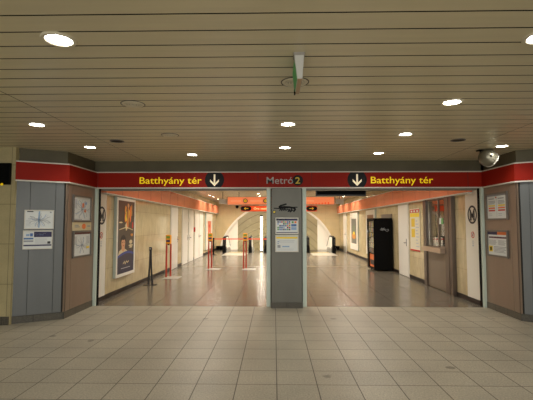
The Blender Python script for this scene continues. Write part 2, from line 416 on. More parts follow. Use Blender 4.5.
# ------------------------------------------------------------------ entrance pillars (with granite plinths)
def pillar(sign):
    """plan: corridor-side face x = px, slanted facet running forward and outward"""
    px = PL if sign < 0 else PR
    yc = 6.80                                  # corner where side face meets facet
    ox, oy = px+sign*FX, yc-.375
    lab = 'left entrance pillar of grey and bronze steel panels carrying two metro notices and two tall maps' if sign < 0 else 'right entrance pillar of bronze and grey steel panels with two framed notices beneath the silver dome'
    t = thing('entrance_pillar', lab, 'pillar', (px+sign*.35,7.3,0))
    def wall(pts, z0, z1, m, nm, bev=0):
        bb = MB(); bb.prism(pts, z0, z1, m); return bb.build(nm, t, bevel=bev)
    ix = px+sign*.03
    # solid core
    wall([(px+sign*.02,YS+.02),(px+sign*.02,yc+.02),(ox+sign*.01,oy+.03),(ox+sign*.01,YS+.02)], 0, ZC+.04, soffit_m, 'core')
    # plinth of granite blocks
    q = .016
    wall([(px-sign*q*.0-sign*.004,YS-.01),(px-sign*.004,yc-.004),(px+sign*.03,yc+.03),(px+sign*.03,YS-.01)], 0, .115, plinth_side, 'plinth')
    d = Vector((ox-px,oy-yc,0)).normalized(); nrm = Vector((d.y,-d.x,0))*(1 if sign > 0 else -1)
    if nrm.y > 0: nrm = -nrm
    p0 = Vector((px,yc,0)); p1 = Vector((ox,oy,0))
    fpl = [p0+nrm*.006, p1+nrm*.006, p1-nrm*.03, p0-nrm*.03]
    wall([(p.x,p.y) for p in fpl], 0, .115, plinth_m, 'plinth')
    # side panels: a wide sheet, and a narrow return strip at the corner
    for y0, y1 in ((yc+.19,YS-.012),(yc+.035,yc+.184)):
        wall([(px,y0),(px,y1),(px+sign*.022,y1),(px+sign*.022,y0)], .118, ZB0+.01, bronze, 'side_panel', .002)
    # rounded corner
    arc = []
    dirs = (Vector((-sign,0,0)), nrm)
    c0 = p0-nrm*.03*0+Vector((sign*.032,.012,0))
    for i in range(6):
        v = (dirs[0]*(1-i/5)+dirs[1]*(i/5)).normalized(); arc.append((c0+v*.03).to_tuple())
    wall([(x,y_) for x,y_,_ in arc]+[(c0.x+sign*.02,c0.y+.02)], .118, ZB0+.01, bronze, 'corner_strip')
    # facet panels: strip, main sheet, strip
    L = (p1-p0).length
    for a, c in ((.048,.175),(.18,.545),(.55,L)):
        A, C = p0+d*a, p0+d*c
        wall([(A.x,A.y),(C.x,C.y),((C-nrm*.022).x,(C-nrm*.022).y),((A-nrm*.022).x,(A-nrm*.022).y)], .118, ZB0+.01, steel, 'front_panel', .002)
    # dark backing seen in the joints
    bb = MB()
    bb.prism([(px+sign*.012,yc+.03),(px+sign*.012,YS-.012),(px+sign*.025,YS-.012),(px+sign*.025,yc+.03)], .116, ZB0, dark_joint)
    A, C = p0+d*.03-nrm*.014, p1-nrm*.014
    bb.prism([(A.x,A.y),(C.x,C.y),((C-nrm*.01).x,(C-nrm*.01).y),((A-nrm*.01).x,(A-nrm*.01).y)], .116, ZB0, dark_joint)
    bb.build('joint_backing', t)
    # guide post of the roller grille
    bb = MB(); x0 = px+sign*.004; bb.box((min(x0,x0-sign*.058),YS-.02,0),(max(x0,x0-sign*.058),YS+.06,ZB0), post_m)
    g = bb.build('guide_post', t, bevel=.004); part_label(g, 'pale aluminium guide post')
    bb = MB(); xx = x0-sign*.054; bb.box((min(xx,xx-sign*.02),YS+.04,0),(max(xx,xx-sign*.02),YS+.1,ZB0), satin_black); bb.build('guide_slot', t)
    # red fascia folded round the pillar
    f = None
    off = .035
    s0 = (px-sign*off, YS-.022); s1 = (px-sign*off, yc-.0); 
    k = p0+nrm*off; 
    # intersection of the two offset lines
    tt = (px-sign*off-k.x)/d.x; s1 = (px-sign*off, k.y+d.y*tt)
    e = p1+nrm*off+d*.012
    eb = p1-nrm*.01+d*.012
    inner = [(px+sign*.0-sign*.001, YS-.022),(px-sign*.001, yc-.0),((p0+nrm*.001).x,(p0+nrm*.001).y)]
    def band(z0, z1, grow, m, nm):
        sa = (px-sign*(off+grow), YS-.024); kk = p0+nrm*(off+grow); t2 = (px-sign*(off+grow)-kk.x)/d.x
        sb = (px-sign*(off+grow), kk.y+d.y*t2); ee = p1+nrm*(off+grow)+d*.012; i1 = p1+nrm*.001+d*.012
        bb = MB()
        bb.prism([sa, sb, (px-sign*.002, yc-.003), (px-sign*.002, YS-.024)], z0, z1, m)
        bb.prism([sb, (ee.x,ee.y), (i1.x,i1.y), (px-sign*.002, yc-.003)], z0, z1, m)
        return bb.build(nm, f or t)
    f = band(ZB0+.022, ZB1-.02, 0, red_m, 'red_fascia'); part_label(f, 'red fascia band with white edges'); band(ZB0, ZB0+.022, .006, white_trim, 'trim'); band(ZB1-.02, ZB1, .006, white_trim, 'trim')
    return p0, p1, d, nrm
pl = pillar(-1); pr = pillar(1)

# centre column
t = thing('centre_column', 'slim grey column between the two openings, with pale posts and notices', 'column', (.243,7.95,0))
MB().box((-.05,7.735,.1),(.536,8.28,2.3), col_steel).build('column_panel', t, bevel=.006)
MB().box((-.06,7.718,0),(.546,8.29,.105), plinth_m).build('plinth', t, bevel=.003)
for x0, x1 in ((-.146,-.068),(.555,.635)):
    MB().box((x0,YS-.02,0),(x1,YS+.1,2.3), post_m).build('guide_post', t, bevel=.004)
MB().box((-.068,YS+.0,0),(-.052,YS+.09,2.3), dark_joint).box((.539,YS+.0,0),(.555,YS+.09,2.3), dark_joint).build('guide_slot', t)
FC = frame((0,7.735,0),(1,0,0))
g = MB(FC)
def wob(pts, w): g.stroke(pts, w*1.5, black_m, .0005, .0018)
wob([(.0,1.905),(.08,1.90),(.2,1.905),(.33,1.92),(.45,1.925)], .012)
wob([(.10,1.93),(.13,1.955),(.17,1.965),(.235,1.985)], .02); wob([(.10,1.925),(.15,1.925),(.2,1.93),(.3,1.925),(.36,1.915),(.40,1.90),(.41,1.88),(.38,1.845)], .022)
wob([(.11,1.86),(.13,1.90),(.15,1.855),(.17,1.90),(.19,1.86),(.21,1.895),(.23,1.86),(.26,1.89),(.28,1.865)], .012)
wob([(.31,1.835),(.35,1.865),(.33,1.895)], .018); wob([(.27,1.84),(.31,1.865),(.29,1.89)], .014)
gp = g.build('graffiti', t); part_label(gp, 'black spray-painted scribble')
g = MB(FC); annulus(g, .005, 1.832, .02, .034, .0005, .002, ink_dark); g.prism(circle(.005,1.832,.02,20), .0005, .0018, ink_yellow)
part_label(g.build('round_sticker', t), 'round yellow sticker with dark rim')

# ------------------------------------------------------------------ overhead sign
FS = frame((0,YS-.03,0),(1,0,0))
ov = thing('overhead_sign', 'long dark red overhead sign reading Batthyány tér twice and Metró 2', 'sign', (.25,YS-.03,ZB0))
b = MB(); b.box((PL-.03+.0,YS-.03,ZB0+.022),(PR+.03,YS-.001,ZB1-.02), red_m)
for x in (-.315,.745,-3.5,3.79): b.box((x-.004,YS-.0312,ZB0+.022),(x+.004,YS-.029,ZB1-.02), red_seam)
b.build('red_panel', ov)
MB().box((PL-.03,YS-.038,ZB0),(PR+.03,YS-.001,ZB0+.022), white_trim).build('trim', ov)
MB().box((PL-.03,YS-.038,ZB1-.02),(PR+.03,YS-.001,ZB1), white_trim).build('trim', ov)
MB(FS).text('Batthyány tér', -2.665, -1.43, 2.397, .135, .001, yellow_m, .006).build('lettering', ov)
MB(FS).text('Batthyány tér', 1.90, 3.115, 2.397, .135, .001, yellow_m, .006).build('lettering', ov)
part_label(MB(FS).text('Metró', -.145, .378, 2.392, .14, .001, grey_letter, .002).build('lettering', ov), 'grey Metró lettering')
for cx in (-1.175,1.632):
    b = MB(FS); R = .19; h = (ZB1-ZB0-.046)/2; zc = (ZB0+ZB1)/2+.001
    a = math.asin(h/R); pts = [(cx+R*math.cos(-a+2*a*i/12), zc+R*math.sin(-a+2*a*i/12)) for i in range(13)]
    pts += [(cx+R*math.cos(PI-a+2*a*i/12), zc+R*math.sin(PI-a+2*a*i/12)) for i in range(13)]
    b.prism(pts, .0005, .004, black_m); o = b.build('arrow_roundel', ov)
    b = MB(FS); w = .034
    b.prism([(cx-w/2,zc+.11),(cx-w/2,zc-.075),(cx+w/2,zc-.075),(cx+w/2,zc+.11)], .0045, .007, cream_m)
    b.prism([(cx,zc-.122),(cx+.088,zc-.034),(cx+.088,zc+.014),(cx,zc-.074)], .0045, .0072, cream_m)
    b.prism([(cx,zc-.122),(cx,zc-.074),(cx-.088,zc+.014),(cx-.088,zc-.034)], .0045, .0072, cream_m)
    part_label(b.build('arrow', o), 'cream downward arrow')
b = MB(FS); b.prism(circle(.468,2.459,.104,32), .0005, .004, black_m); o = b.build('number_roundel', ov)
part_label(MB(FS).text('2', .42, .515, 2.395, .128, .0045, mat('numeral_yellow',(226,190,40),.5), .012).build('numeral', o), 'yellow numeral 2')

# ------------------------------------------------------------------ notices
def notice(F, cx, cz, w, h, label, cat, fr_m, sheet_fn, fw=.022, th=.02, name='framed_notice', group=None, back=.0):
    org = F @ Vector((cx,cz-h/2,0))
    t = thing(name, label, cat, org, group)
    x0,x1,y0,y1 = cx-w/2,cx+w/2,cz-h/2,cz+h/2
    b = MB(F)
    b.box((x0,y0,.001+back),(x1,y0+fw,th),fr_m).box((x0,y1-fw,.001+back),(x1,y1,th),fr_m).box((x0,y0+fw,.001+back),(x0+fw,y1-fw,th),fr_m).box((x1-fw,y0+fw,.001+back),(x1,y1-fw,th),fr_m)
    b.build('frame', t, bevel=.003)
    b = MB(F); iw, ih = w-2*fw, h-2*fw; sx, sy = x0+fw, y0+fw
    def R(a, c, d, e, m, lift=.001): b.box((sx+a*iw,sy+c*ih,.008),(sx+d*iw,sy+e*ih,.008+lift+.0005), m)
    def Ln(pts, wd, m): b.stroke([(sx+p*iw, sy+q*ih) for p, q in pts], wd, m, .008, .0105)
    b.box((sx,sy,.002),(sx+iw,sy+ih,.008), paper)
    sheet_fn(R, Ln); b.build('sheet', t)
    return t
def lines(R, x0, x1, y0, y1, n, m, ratio=.4, rag=.25):
    st = (y1-y0)/n
    for i in range(n): R(x0, y0+i*st, x1-(x1-x0)*random.random()*rag, y0+(i+ratio)*st, m)
def netmap(R, Ln, seed, area=(.1,.08,.95,.85), n=16, cols=None):
    rnd = random.Random(seed); x0,y0,x1,y1 = area; cx, cy = (x0+x1)/2, (y0+y1)/2
    cols = cols or [ink_grey, ink_pale, lblue, ink_grey]
    for i in range(n):
        a = 2*PI*i/n+rnd.uniform(-.2,.2); p = [(cx+rnd.uniform(-.04,.04), cy+rnd.uniform(-.05,.05))]
        for k in range(4):
            r = (k+1)/4; a += rnd.uniform(-.25,.25)
            p.append((min(x1,max(x0,cx+(x1-x0)/2*r*math.cos(a))), min(y1,max(y0,cy+(y1-y0)/2*r*math.sin(a)))))
        Ln(p, .006, cols[i % len(cols)])
def sh_map(R, Ln):
    netmap(R, Ln, 3, n=22); R(.06,.93,.28,.985, ink_dark); R(.88,.88,.94,.96, ink_grey)
    Ln([(.50,.95),(.49,.7),(.47,.5),(.5,.3),(.49,.05)], .02, lblue); lines(R, .03,.2,.12,.5,5, ink_pale)
def sh_info(R, Ln):
    R(.36,.66,1,.97, navy); R(.0,.14,1,.22, navy); R(.40,.86,.8,.90, ink_pale); R(.40,.77,.7,.81, lblue)
    R(.0,.53,.34,.62, blue); R(.0,.38,.34,.47, ink_grey); lines(R,.40,.85,.28,.60,5,ink_pale); R(.85,.26,.96,.40, ink_dark)
    R(.08,.72,.2,.84, lblue); R(.22,.70,.32,.88, blue)
def sh_city(R, Ln):
    netmap(R, Ln, 9, (.05,.05,.95,.9), 18); R(.5,.55,.62,.75, ink_orange); R(.62,.35,.74,.5, ink_orange); R(.66,.7,.78,.8, lblue); R(.08,.5,.2,.9, ink_pale)
    R(.04,.02,.5,.05, ink_grey)
def sh_net2(R, Ln):
    R(0,.92,1,1, mat('ink_maroon',(96,40,36),.5)); netmap(R, Ln, 21, (.15,.08,.85,.8), 14); R(.76,.28,.94,.38, ink_yellow); lines(R,.05,.22,.5,.85,8,ink_grey); lines(R,.75,.95,.5,.85,8,ink_grey)
def sh_time(R, Ln):
    R(0,.93,1,1, ink_grey); R(.49,.05,.51,.9, ink_pale)
    for x in (.07,.57): 
        R(x,.80,x+.3,.84, ink_grey); lines(R,x,x+.36,.60,.76,3,ink_grey,.5); R(x,.5,x+.34,.56, ink_yellow); R(x,.40,x+.34,.46, ink_orange); R(x,.3,x+.34,.36, ink_red); lines(R,x,x+.2,.1,.25,2,ink_pale)
    R(.44,.84,.5,.9, ink_red)
def sh_notice(R, Ln):
    R(0,.87,.5,1, navy); R(.5,.87,1,1, ink_orange); R(.05,.72,.95,.79, mat('ink_plum',(84,44,60),.5)); R(.04,.13,.24,.38, ink_yellow); R(.09,.18,.19,.33, ink_dark)
    lines(R,.05,.48,.44,.66,5,ink_grey); lines(R,.54,.95,.44,.66,5,ink_grey); lines(R,.3,.95,.12,.4,5,ink_grey)
def sh_fares(R, Ln):
    R(0,.86,1,1, navy); R(.0,.02,1,.07, navy); R(.05,.90,.4,.95, ink_pale)
    rnd = random.Random(5); cs = [ink_red,blue,ink_orange,navy,lblue,ink_green,ink_dark]
    for i in range(7):
        for j in range(5): 
            if rnd.random() < .82: R(.05+.09*i,.2+.13*j,.12+.09*i,.3+.13*j, rnd.choice(cs) if j != 4 else (navy,blue,ink_red,ink_green,ink_orange,blue,navy)[i])
    R(.70,.22,.95,.42, lblue); R(.70,.46,.95,.62, blue); R(.72,.68,.82,.82, ink_green); R(.85,.68,.95,.82, ink_orange)
def sh_yellow(R, Ln):
    R(0,.82,1,.94, ink_yellow); lines(R,.12,.9,.58,.76,2,ink_pale,.35); lines(R,.06,.14,.5,.74,2,blue,.3); R(.28,.26,.62,.34, lblue); R(.06,.22,.2,.4, ink_grey); lines(R,.06,.9,.06,.2,2,ink_pale,.3)
notice(FC, .249, 1.564, .445, .316, 'white framed notice on the centre column with coloured fare grid below navy heading', 'notice', white_trim, sh_fares, .018)
notice(FC, .246, 1.226, .445, .326, 'white framed notice on the centre column with yellow stripe, lower of two', 'notice', white_trim, sh_yellow, .018)
# left pillar facet: right axis runs from the outer edge to the corner
p0,p1,d,nrm = pl; FLf = frame(tuple(p1), tuple(p0-p1)); LF = (p1-p0).length
notice(FLf, .345, 1.675, .43, .315, 'landscape route map in pale frame on grey facet of left pillar, above navy notice', 'map', white_trim, sh_map, .014)
notice(FLf, .333, 1.339, .43, .31, 'white notice with navy heading under route map on left pillar facet', 'notice', white_trim, sh_info, .014)
FLs = frame((PL,0,0),(0,1,0))
notice(FLs, 7.33, 1.88, .70, .48, 'tall city map in metal frame high on bronze side of left pillar', 'map', dark_frame, sh_city, .03, .03)
notice(FLs, 7.36, 1.236, .70, .48, 'network map with maroon heading, bottom frame on side of left pillar', 'map', dark_frame, sh_net2, .03, .03)
t = thing('information_plate', 'narrow cream plate with orange oval between two maps on left pillar', 'sign', (PL,7.40,1.56))
MB(FLs).box((6.99,1.482,.001),(7.70,1.632,.014), cream_paper).build('plate', t, bevel=.002)
b = MB(FLs); b.prism([(7.40+.075*math.cos(2*PI*i/24),1.557+.05*math.sin(2*PI*i/24)) for i in range(24)], .014,.016, ink_orange); b.build('emblem', t)
b = MB(FLs); b.box((7.06,1.54,.014),(7.24,1.555,.0155), ink_grey); b.box((7.06,1.57,.014),(7.2,1.585,.0155), ink_grey); b.build('caption', t)
b = MB(FLs); b.box((7.54,1.55,.014),(7.66,1.572,.0155), ink_grey); b.build('arrow_mark', t)
FRs = frame((PR,0,0),(0,-1,0))
notice(FRs, -7.405, 1.925, .70, .505, 'framed timetable sheet high on bronze side of right pillar, above another notice', 'notice', dark_frame, sh_time, .032, .028)
notice(FRs, -7.42, 1.245, .69, .49, 'framed notice with orange and navy heading, lower one on right pillar', 'notice', dark_frame, sh_notice, .032, .028)
# black sign at the left edge
t = thing('black_sign_box', 'black sign box on the stone wall left of the red fascia', 'sign', (-4.9,YW,2.24))
MB().box((-5.6,YW-.05,2.235),(-4.262,YW-.001,2.585), satin_black).build('box', t, bevel=.004)
b = MB(frame((0,YW-.05,0),(1,0,0))); b.prism(circle(-4.376,2.238,.02,20), .0005, .01, yellow_m); part_label(b.build('yellow_dot', t), 'small yellow dot at the bottom edge')

# ------------------------------------------------------------------ hall downlights
def make_light(parent, loc, energy, color, size=.06, angle=150, name='bulb', blend=.7):
    li = bpy.data.lights.new(name, 'SPOT'); li.energy = energy; li.color = color; li.spot_size = math.radians(angle); li.spot_blend = blend
    li.shadow_soft_size = size
    o = bpy.data.objects.new(name, li); COL.objects.link(o); o.parent = parent; o.location = loc
    return o
EH = 17.
def make_downlight(lit, loc):
    t = thing('downlight', '', 'downlight', loc)
    z = loc[2]
    b = MB(); b.rings([[(loc[0]+r*math.cos(2*PI*i/32),loc[1]+r*math.sin(2*PI*i/32),z+dz) for i in range(32)] for r,dz in ((.082,-.001),(.088,-.009),(.108,-.009),(.118,.002))], ring_m, False)
    b.build('ring', t, smooth=True)
    if lit:
        MB().lathe([(.082,-.001),(.06,-.002),(.0,-.003)], (loc[0],loc[1],z), lamp_m, 32, False).build('lens', t, smooth=True)
        make_light(t, (0,0,-.05), EH, (1,.97,.9))
    else:
        b = MB(); annulus(b, loc[0], loc[1], .117, .124, z-.004, z+.001, dark_joint, 32); b.build('shadow_ring', t)  # dark ring stands for the shadow outline round the unlit lamp
        MB().lathe([(.082,-.001),(.06,-.003),(.0,-.004)], (loc[0],loc[1],z), grille_m, 32, False).build('lens', t, smooth=True)
        b = MB()
        for r in (.025,.05,.072): annulus(b, loc[0], loc[1], r-.006, r+.006, z-.010, z-.003, ring_m, 28)
        b.build('baffle', t)
    return t
lit_pos = [((-1.458,2.618),'lit round downlight nearest the viewer on left, large in the ceiling'),
 ((-2.981,4.913),'lit round downlight near left edge of hall ceiling'),
 ((-2.991,6.387),'lit downlight in hall ceiling above inner side of left pillar'),
 ((.177,4.947),'lit downlight in the middle of hall ceiling, beyond the hanging exit sign'),
 ((.181,6.489),'lit downlight in hall ceiling closest above the word Metró'),
 ((-1.472,7.119),'lit downlight in hall ceiling closest above left Batthyány tér arrow'),
 ((1.831,5.536),'lit downlight in hall ceiling above the lettering of the right Batthyány tér'),
 ((1.828,4.073),'lit downlight largest in right half of hall ceiling, well inside the frame'),
 ((1.844,7.028),'lit downlight in hall ceiling just above right Batthyány tér arrow'),
 ((3.661,6.428),'lit downlight in hall ceiling beside silver dome above right pillar'),
 ((1.790,2.64),'lit downlight cut by the right edge of the photo')]
src = None
for (x,y),lab in lit_pos:
    if src is None: src = o = make_downlight(True, (x,y,ZC))
    else: o = copy_tree(src); o.location = (x,y,ZC)
    o['label'] = lab; o['group'] = 'lit downlights in the hall ceiling'
for x in (-6.2,-3,0.2,3.6,6.8):      # the same lamps carry on behind the viewer
    for y in (-4.6,-2.1,.4):
        o = copy_tree(src); o.location = (x,y,ZC); o['label'] = 'lit downlight in the hall ceiling behind the viewer'; o['group'] = 'downlights behind the viewer'
for x,y in ((-6.2,3.5),(7.0,3.5)):
    o = copy_tree(src); o.location = (x,y,ZC); o['label'] = 'lit downlight in the hall ceiling far out to the side'; o['group'] = 'downlights out to the sides'
src = None
for (x,y),lab in [((-1.47,4.08),'unlit downlight in left half of ceiling, grey lens and pale ring'),
 ((.186,3.463),'unlit downlight in the ceiling right behind the hanging exit sign'),
 ((-1.462,5.537),'unlit downlight with reddish lens reflection, between left lamps over left opening')]:
    if src is None: src = o = make_downlight(False, (x,y,ZC))
    else: o = copy_tree(src); o.location = (x,y,ZC)
    o['label'] = lab; o['group'] = 'unlit downlights in the hall ceiling'
src['label'] = 'unlit grey downlight in left half of ceiling, larger of two there'
o['label'] = 'small unlit downlight left of centre, above left Batthyány tér lettering'
for (x,y),lab in [((-2.367,5.927),'dark round ceiling outlet on left, near the left pillar'),((2.744,5.951),'dark round ceiling outlet on right, left of silver dome')]:
    t = thing('ceiling_outlet', lab, 'ceiling outlet', (x,y,ZC), 'dark ceiling outlets')
    b = MB(); annulus(b, x, y, .085, .105, ZC-.008, ZC, dark_frame, 28); b.build('ring', t)
    b = MB(); b.prism(circle(x,y,.085,28), ZC-.004, ZC, void_m); b.build('opening', t)

# hanging exit sign seen edge-on
t = thing('exit_sign', 'grey ceiling mounted exit sign seen edge on, green panel on its side', 'exit sign', (.19,3.0,ZC))
y0, y1, zt, zb = 2.85, 3.20, 2.83, 2.655
b = MB(); b.hexa([(.170,y0,zb),(.208,y0,zb),(.208,y1,zb),(.170,y1,zb)],[(.149,y0,zt),(.221,y0,zt),(.221,y1,zt),(.155,y1,zt)], mat('exit_housing',(196,196,190),.4,.1)); b.build('housing', t, bevel=.002)
part_label(MB().box((.143,y0-.004,zt-.002),(.227,y0+.09,ZC+.003), mat('exit_mount',(150,146,138),.4,.2)).build('ceiling_mount', t, bevel=.003), 'grey mounting block')
b = MB(); q0 = lambda f: .153+.017*f; 
b.hexa([(q0(.08)-.003,y0+.015,zt-.175*.08),(q0(.08)-.003,y1-.015,zt-.175*.08),(q0(.97)-.003,y1-.015,zt-.175*.97),(q0(.97)-.003,y0+.015,zt-.175*.97)],[(q0(.08),y0+.015,zt-.175*.08),(q0(.08),y1-.015,zt-.175*.08),(q0(.97),y1-.015,zt-.175*.97),(q0(.97),y0+.015,zt-.175*.97)], green_m)
part_label(b.build('green_face', t), 'green lit face')
MB().box((.174,y0+.005,zb-.004),(.205,y1-.01,zb), acrylic).build('bottom_strip', t)
part_label(MB().box((.163,y1-.05,zb-.008),(.174,y1+.006,zb+.03), satin_black).build('corner_cap', t), 'black end cap')

# silver dome loudspeaker
cx, cy, cz = 3.60, 6.74, 2.71
t = thing('dome_speaker', 'silver egg shaped dome speaker hung under the ceiling beside right pillar', 'speaker', (3.55,6.75,ZC))
ax = Vector((.86,.28,-.42)).normalized(); q = Vector((0,0,1)).rotation_difference(ax).to_matrix().to_4x4(); q.translation = Vector((cx,cy,cz))
pr_ = [(max(.004,.147*math.sin(PI*i/20)), -.158*math.cos(PI*i/20)) for i in range(14)]
MB(q).lathe(pr_, (0,0,0), dome_m, 32).build('shell', t, smooth=True)
b = MB(q); z_ = pr_[-1][1]; r_ = pr_[-1][0]
b.lathe([(r_+.002,z_-.012),(r_+.006,z_),(r_+.002,z_+.012)], (0,0,0), white_trim, 32); b.build('rim', t, smooth=True)
b = MB(q); b.lathe([(r_-.004,z_+.012),(r_*.8,z_+.035),(r_*.4,z_+.055),(.002,z_+.06)], (0,0,0), mat('speaker_mesh',(120,52,42),.6), 32); b.build('grille', t, smooth=True)
b = MB(); b.tube([(3.50,6.77,ZC+.004),(3.50,6.77,2.70),(3.56,6.75,2.69)], .022, satin_black); b.box((3.44,6.72,ZC-.02),(3.56,6.82,ZC+.004), satin_black); b.build('bracket', t)
b = MB(); b.lathe([(.03,-.02),(.03,.02)], (3.575,6.62,2.72), satin_black, 16); b.build('knob', t)

# ------------------------------------------------------------------ corridor wall fittings
FWL = frame((XL,0,0),(0,1,0)); FWR = frame((XR,0,0),(0,-1,0))
def logo_panel(F, c, w, zc, label):
    o = F @ Vector((c,0,0)); t = thing('logo_panel', label, 'panel', o)
    b = MB(F); b.box((c-w/2,.10,.001),(c+w/2,2.30,.02), white_m); b.build('sheet', t, bevel=.002)
    b = MB(F); rs = .188
    rr = []
    annulus(b, c, zc, rs-.04, rs, .0205, .024, ink_dark, 40)
    b.build('emblem_ring', t)
    b = MB(F)
    for pts in ([(-.085,-.11),(-.085,.11),(0,-.02),(.085,.11),(.085,-.11)], [(-.045,-.11),(-.045,.03),(0,-.055),(.045,.03),(.045,-.11)]):
        b.stroke([(c+x, zc+y) for x,y in pts], .03, ink_dark, .0205, .023)
    b.build('letter_m', t)
    b = MB(F); z2 = zc-.41; annulus(b, c, z2, .05, .068, .0205, .022, ink_red, 28); b.stroke([(c-.04,z2-.04),(c+.04,z2+.04)], .016, ink_red, .0205, .022)
    b.box((c-.02,z2-.03,.0205),(c+.02,z2+.03,.0215), ink_grey)
    annulus(b, c, z2-.15, .022, .036, .0205, .022, ink_pale, 20); b.box((c-.03,z2-.23,.0205),(c+.03,z2-.2,.022), ink_pale)
    part_label(b.build('pictograms', t), 'small red prohibition sign above grey marks')
logo_panel(FWL, 8.255, .47, 1.775, 'white panel with circled M emblem on left wall beside left pillar')
logo_panel(FWR, -8.235, .58, 1.79, 'white panel with circled M emblem on right wall beside right pillar')

def lightbox(F, c, w, z0, z1, label, art, depth=.075, bar=.07, name='poster_lightbox'):
    t = thing(name, label, 'poster', F @ Vector((c,z0,0)))
    x0,x1 = c-w/2,c+w/2
    b = MB(F); b.box((x0,z0,.001),(x1,z1,depth-.012), lightbox_m); b.build('case', t, bevel=.004)
    b = MB(F); b.box((x0,z0,depth-.012),(x1,z0+bar,depth),white_m).box((x0,z1-bar,depth-.012),(x1,z1,depth),white_m).box((x0,z0+bar,depth-.012),(x0+bar,z1-bar,depth),white_m).box((x1-bar,z0+bar,depth-.012),(x1,z1-bar,depth),white_m)
    b.build('frame', t, bevel=.003)
    b = MB(F); b.box((x0+bar,z0+bar,depth-.0119),(x1-bar,z1-bar,depth-.008), art['bg'])
    W, H = w-2*bar, z1-z0-2*bar
    def X(u): return x0+bar+u*W
    def Z(v): return z0+bar+v*H
    art['fn'](b, X, Z, depth-.008); b.build('poster', t)
def blob(b, X, Z, u, v, ru, rv, z, m, lift=.001, n=24):
    b.prism([(X(u+ru*math.cos(2*PI*i/n)), Z(v+rv*math.sin(2*PI*i/n))) for i in range(n)], z-.0005, z+lift, m)
def art_show(b, X, Z, z):
    rnd = random.Random(12)
    for k in range(16):    # glowing stage figures, tall strokes of gold and orange
        u = .42+.4*rnd.random(); v = .68+.24*rnd.random(); blob(b,X,Z,u,v,.03+.05*rnd.random(),.03+.05*rnd.random(),z,(gold,ink_orange,gold,ink_yellow,poster_brownish)[k%5],.001+.0001*k)
    blob(b,X,Z,.60,.80,.055,.16,z,gold,.0028); blob(b,X,Z,.60,.94,.06,.03,z,skin_m,.003); blob(b,X,Z,.74,.82,.05,.12,z,ink_orange,.0029); blob(b,X,Z,.9,.66,.05,.05,z,ink_red,.001)
    b.prism([(X(.08),Z(.605)),(X(.5),Z(.64)),(X(.92),Z(.595)),(X(.92),Z(.585)),(X(.5),Z(.625)),(X(.08),Z(.595))], z, z+.0032, cream_paper)
    b.prism([(X(.42),Z(.66)),(X(.5),Z(.70)),(X(.55),Z(.6)),(X(.48),Z(.58))], z, z+.0033, cream_paper)
    b.prism([(X(.02),Z(.24)),(X(.1),Z(.31)),(X(.25),Z(.335)),(X(.4),Z(.335)),(X(.56),Z(.31)),(X(.66),Z(.24))], z, z+.0014, cream_paper)
    b.prism([(X(.24),Z(.38)),(X(.24),Z(.32)),(X(.33),Z(.29)),(X(.42),Z(.32)),(X(.42),Z(.38))], z, z+.0018, skin_m)
    blob(b,X,Z,.33,.455,.15,.07,z,ink_dark,.002); blob(b,X,Z,.33,.415,.115,.068,z,skin_m,.0024); blob(b,X,Z,.33,.482,.12,.026,z,ink_dark,.0028)
    for e in (.285,.375): blob(b,X,Z,e,.424,.02,.007,z,ink_dark,.0028,10)
    blob(b,X,Z,.33,.378,.035,.007,z,ink_red,.0028,10)
    blob(b,X,Z,.80,.42,.1,.03,z,cream_paper); blob(b,X,Z,.8,.37,.14,.013,z,cream_paper); blob(b,X,Z,.8,.345,.1,.01,z,cream_paper); blob(b,X,Z,.17,.70,.1,.010,z,cream_paper); blob(b,X,Z,.86,.52,.08,.02,z,gold)
    b.prism([(X(0),Z(0)),(X(1),Z(0)),(X(1),Z(.25)),(X(.75),Z(.28)),(X(.5),Z(.285)),(X(.25),Z(.265)),(X(0),Z(.22))], z, z+.0026, mat('poster_night',(34,32,62),.35))
    for i in range(8):
        u0,u1 = i/8,(i+1)/8
        f = lambda u: .22+.065*math.sin(PI*min(1,u*.8+.05))
        b.prism([(X(u0),Z(f(u0)-.02)),(X(u1),Z(f(u1)-.02)),(X(u1),Z(f(u1)+.012)),(X(u0),Z(f(u0)+.012))], z, z+.003, navy_glow)
    b.stroke([(X(.34),Z(.13)),(X(.42),Z(.155)),(X(.46),Z(.12)),(X(.54),Z(.155)),(X(.6),Z(.135)),(X(.68),Z(.15))], .03, cream_paper, z, z+.0036)
    b.box((X(.22),Z(.062),z),(X(.78),Z(.072),z+.0036), ink_pale)
lightbox(FWL, 9.53, 1.19, .385, 2.215, 'large dark concert poster in white lightbox on left wall past M panel', {'bg':poster_dark,'fn':art_show})
def art_red(b, X, Z, z):
    blob(b,X,Z,.5,.3,.3,.12,z,ink_pale); blob(b,X,Z,.5,.75,.2,.08,z,ink_red)
lightbox(FWL, 21.85, 2.0, .25, 2.18, 'orange-red poster in tall white lightbox at far end of left wall', {'bg':mat('poster_red',(214,110,74),.4),'fn':art_red}, .075, .42)
def art_city(b, X, Z, z):
    blob(b,X,Z,.5,.3,.35,.12,z,gold); blob(b,X,Z,.5,.6,.3,.16,z,mat('poster_sage',(120,130,110),.5)); blob(b,X,Z,.5,.42,.2,.06,z,ink_yellow,.002)
lightbox(FWR, -20.15, 1.86, .33, 2.16, 'grey poster in white lightbox on right wall beyond the vending machine, far one', {'bg':mat('poster_slate',(112,112,104),.4),'fn':art_city}, .075, .3)
lightbox(FWR, -16.7, 1.5, .33, 2.18, 'brown poster in white lightbox half hidden behind the vending machine', {'bg':mat('poster_brown',(150,104,70),.4),'fn':art_city}, .075, .2)

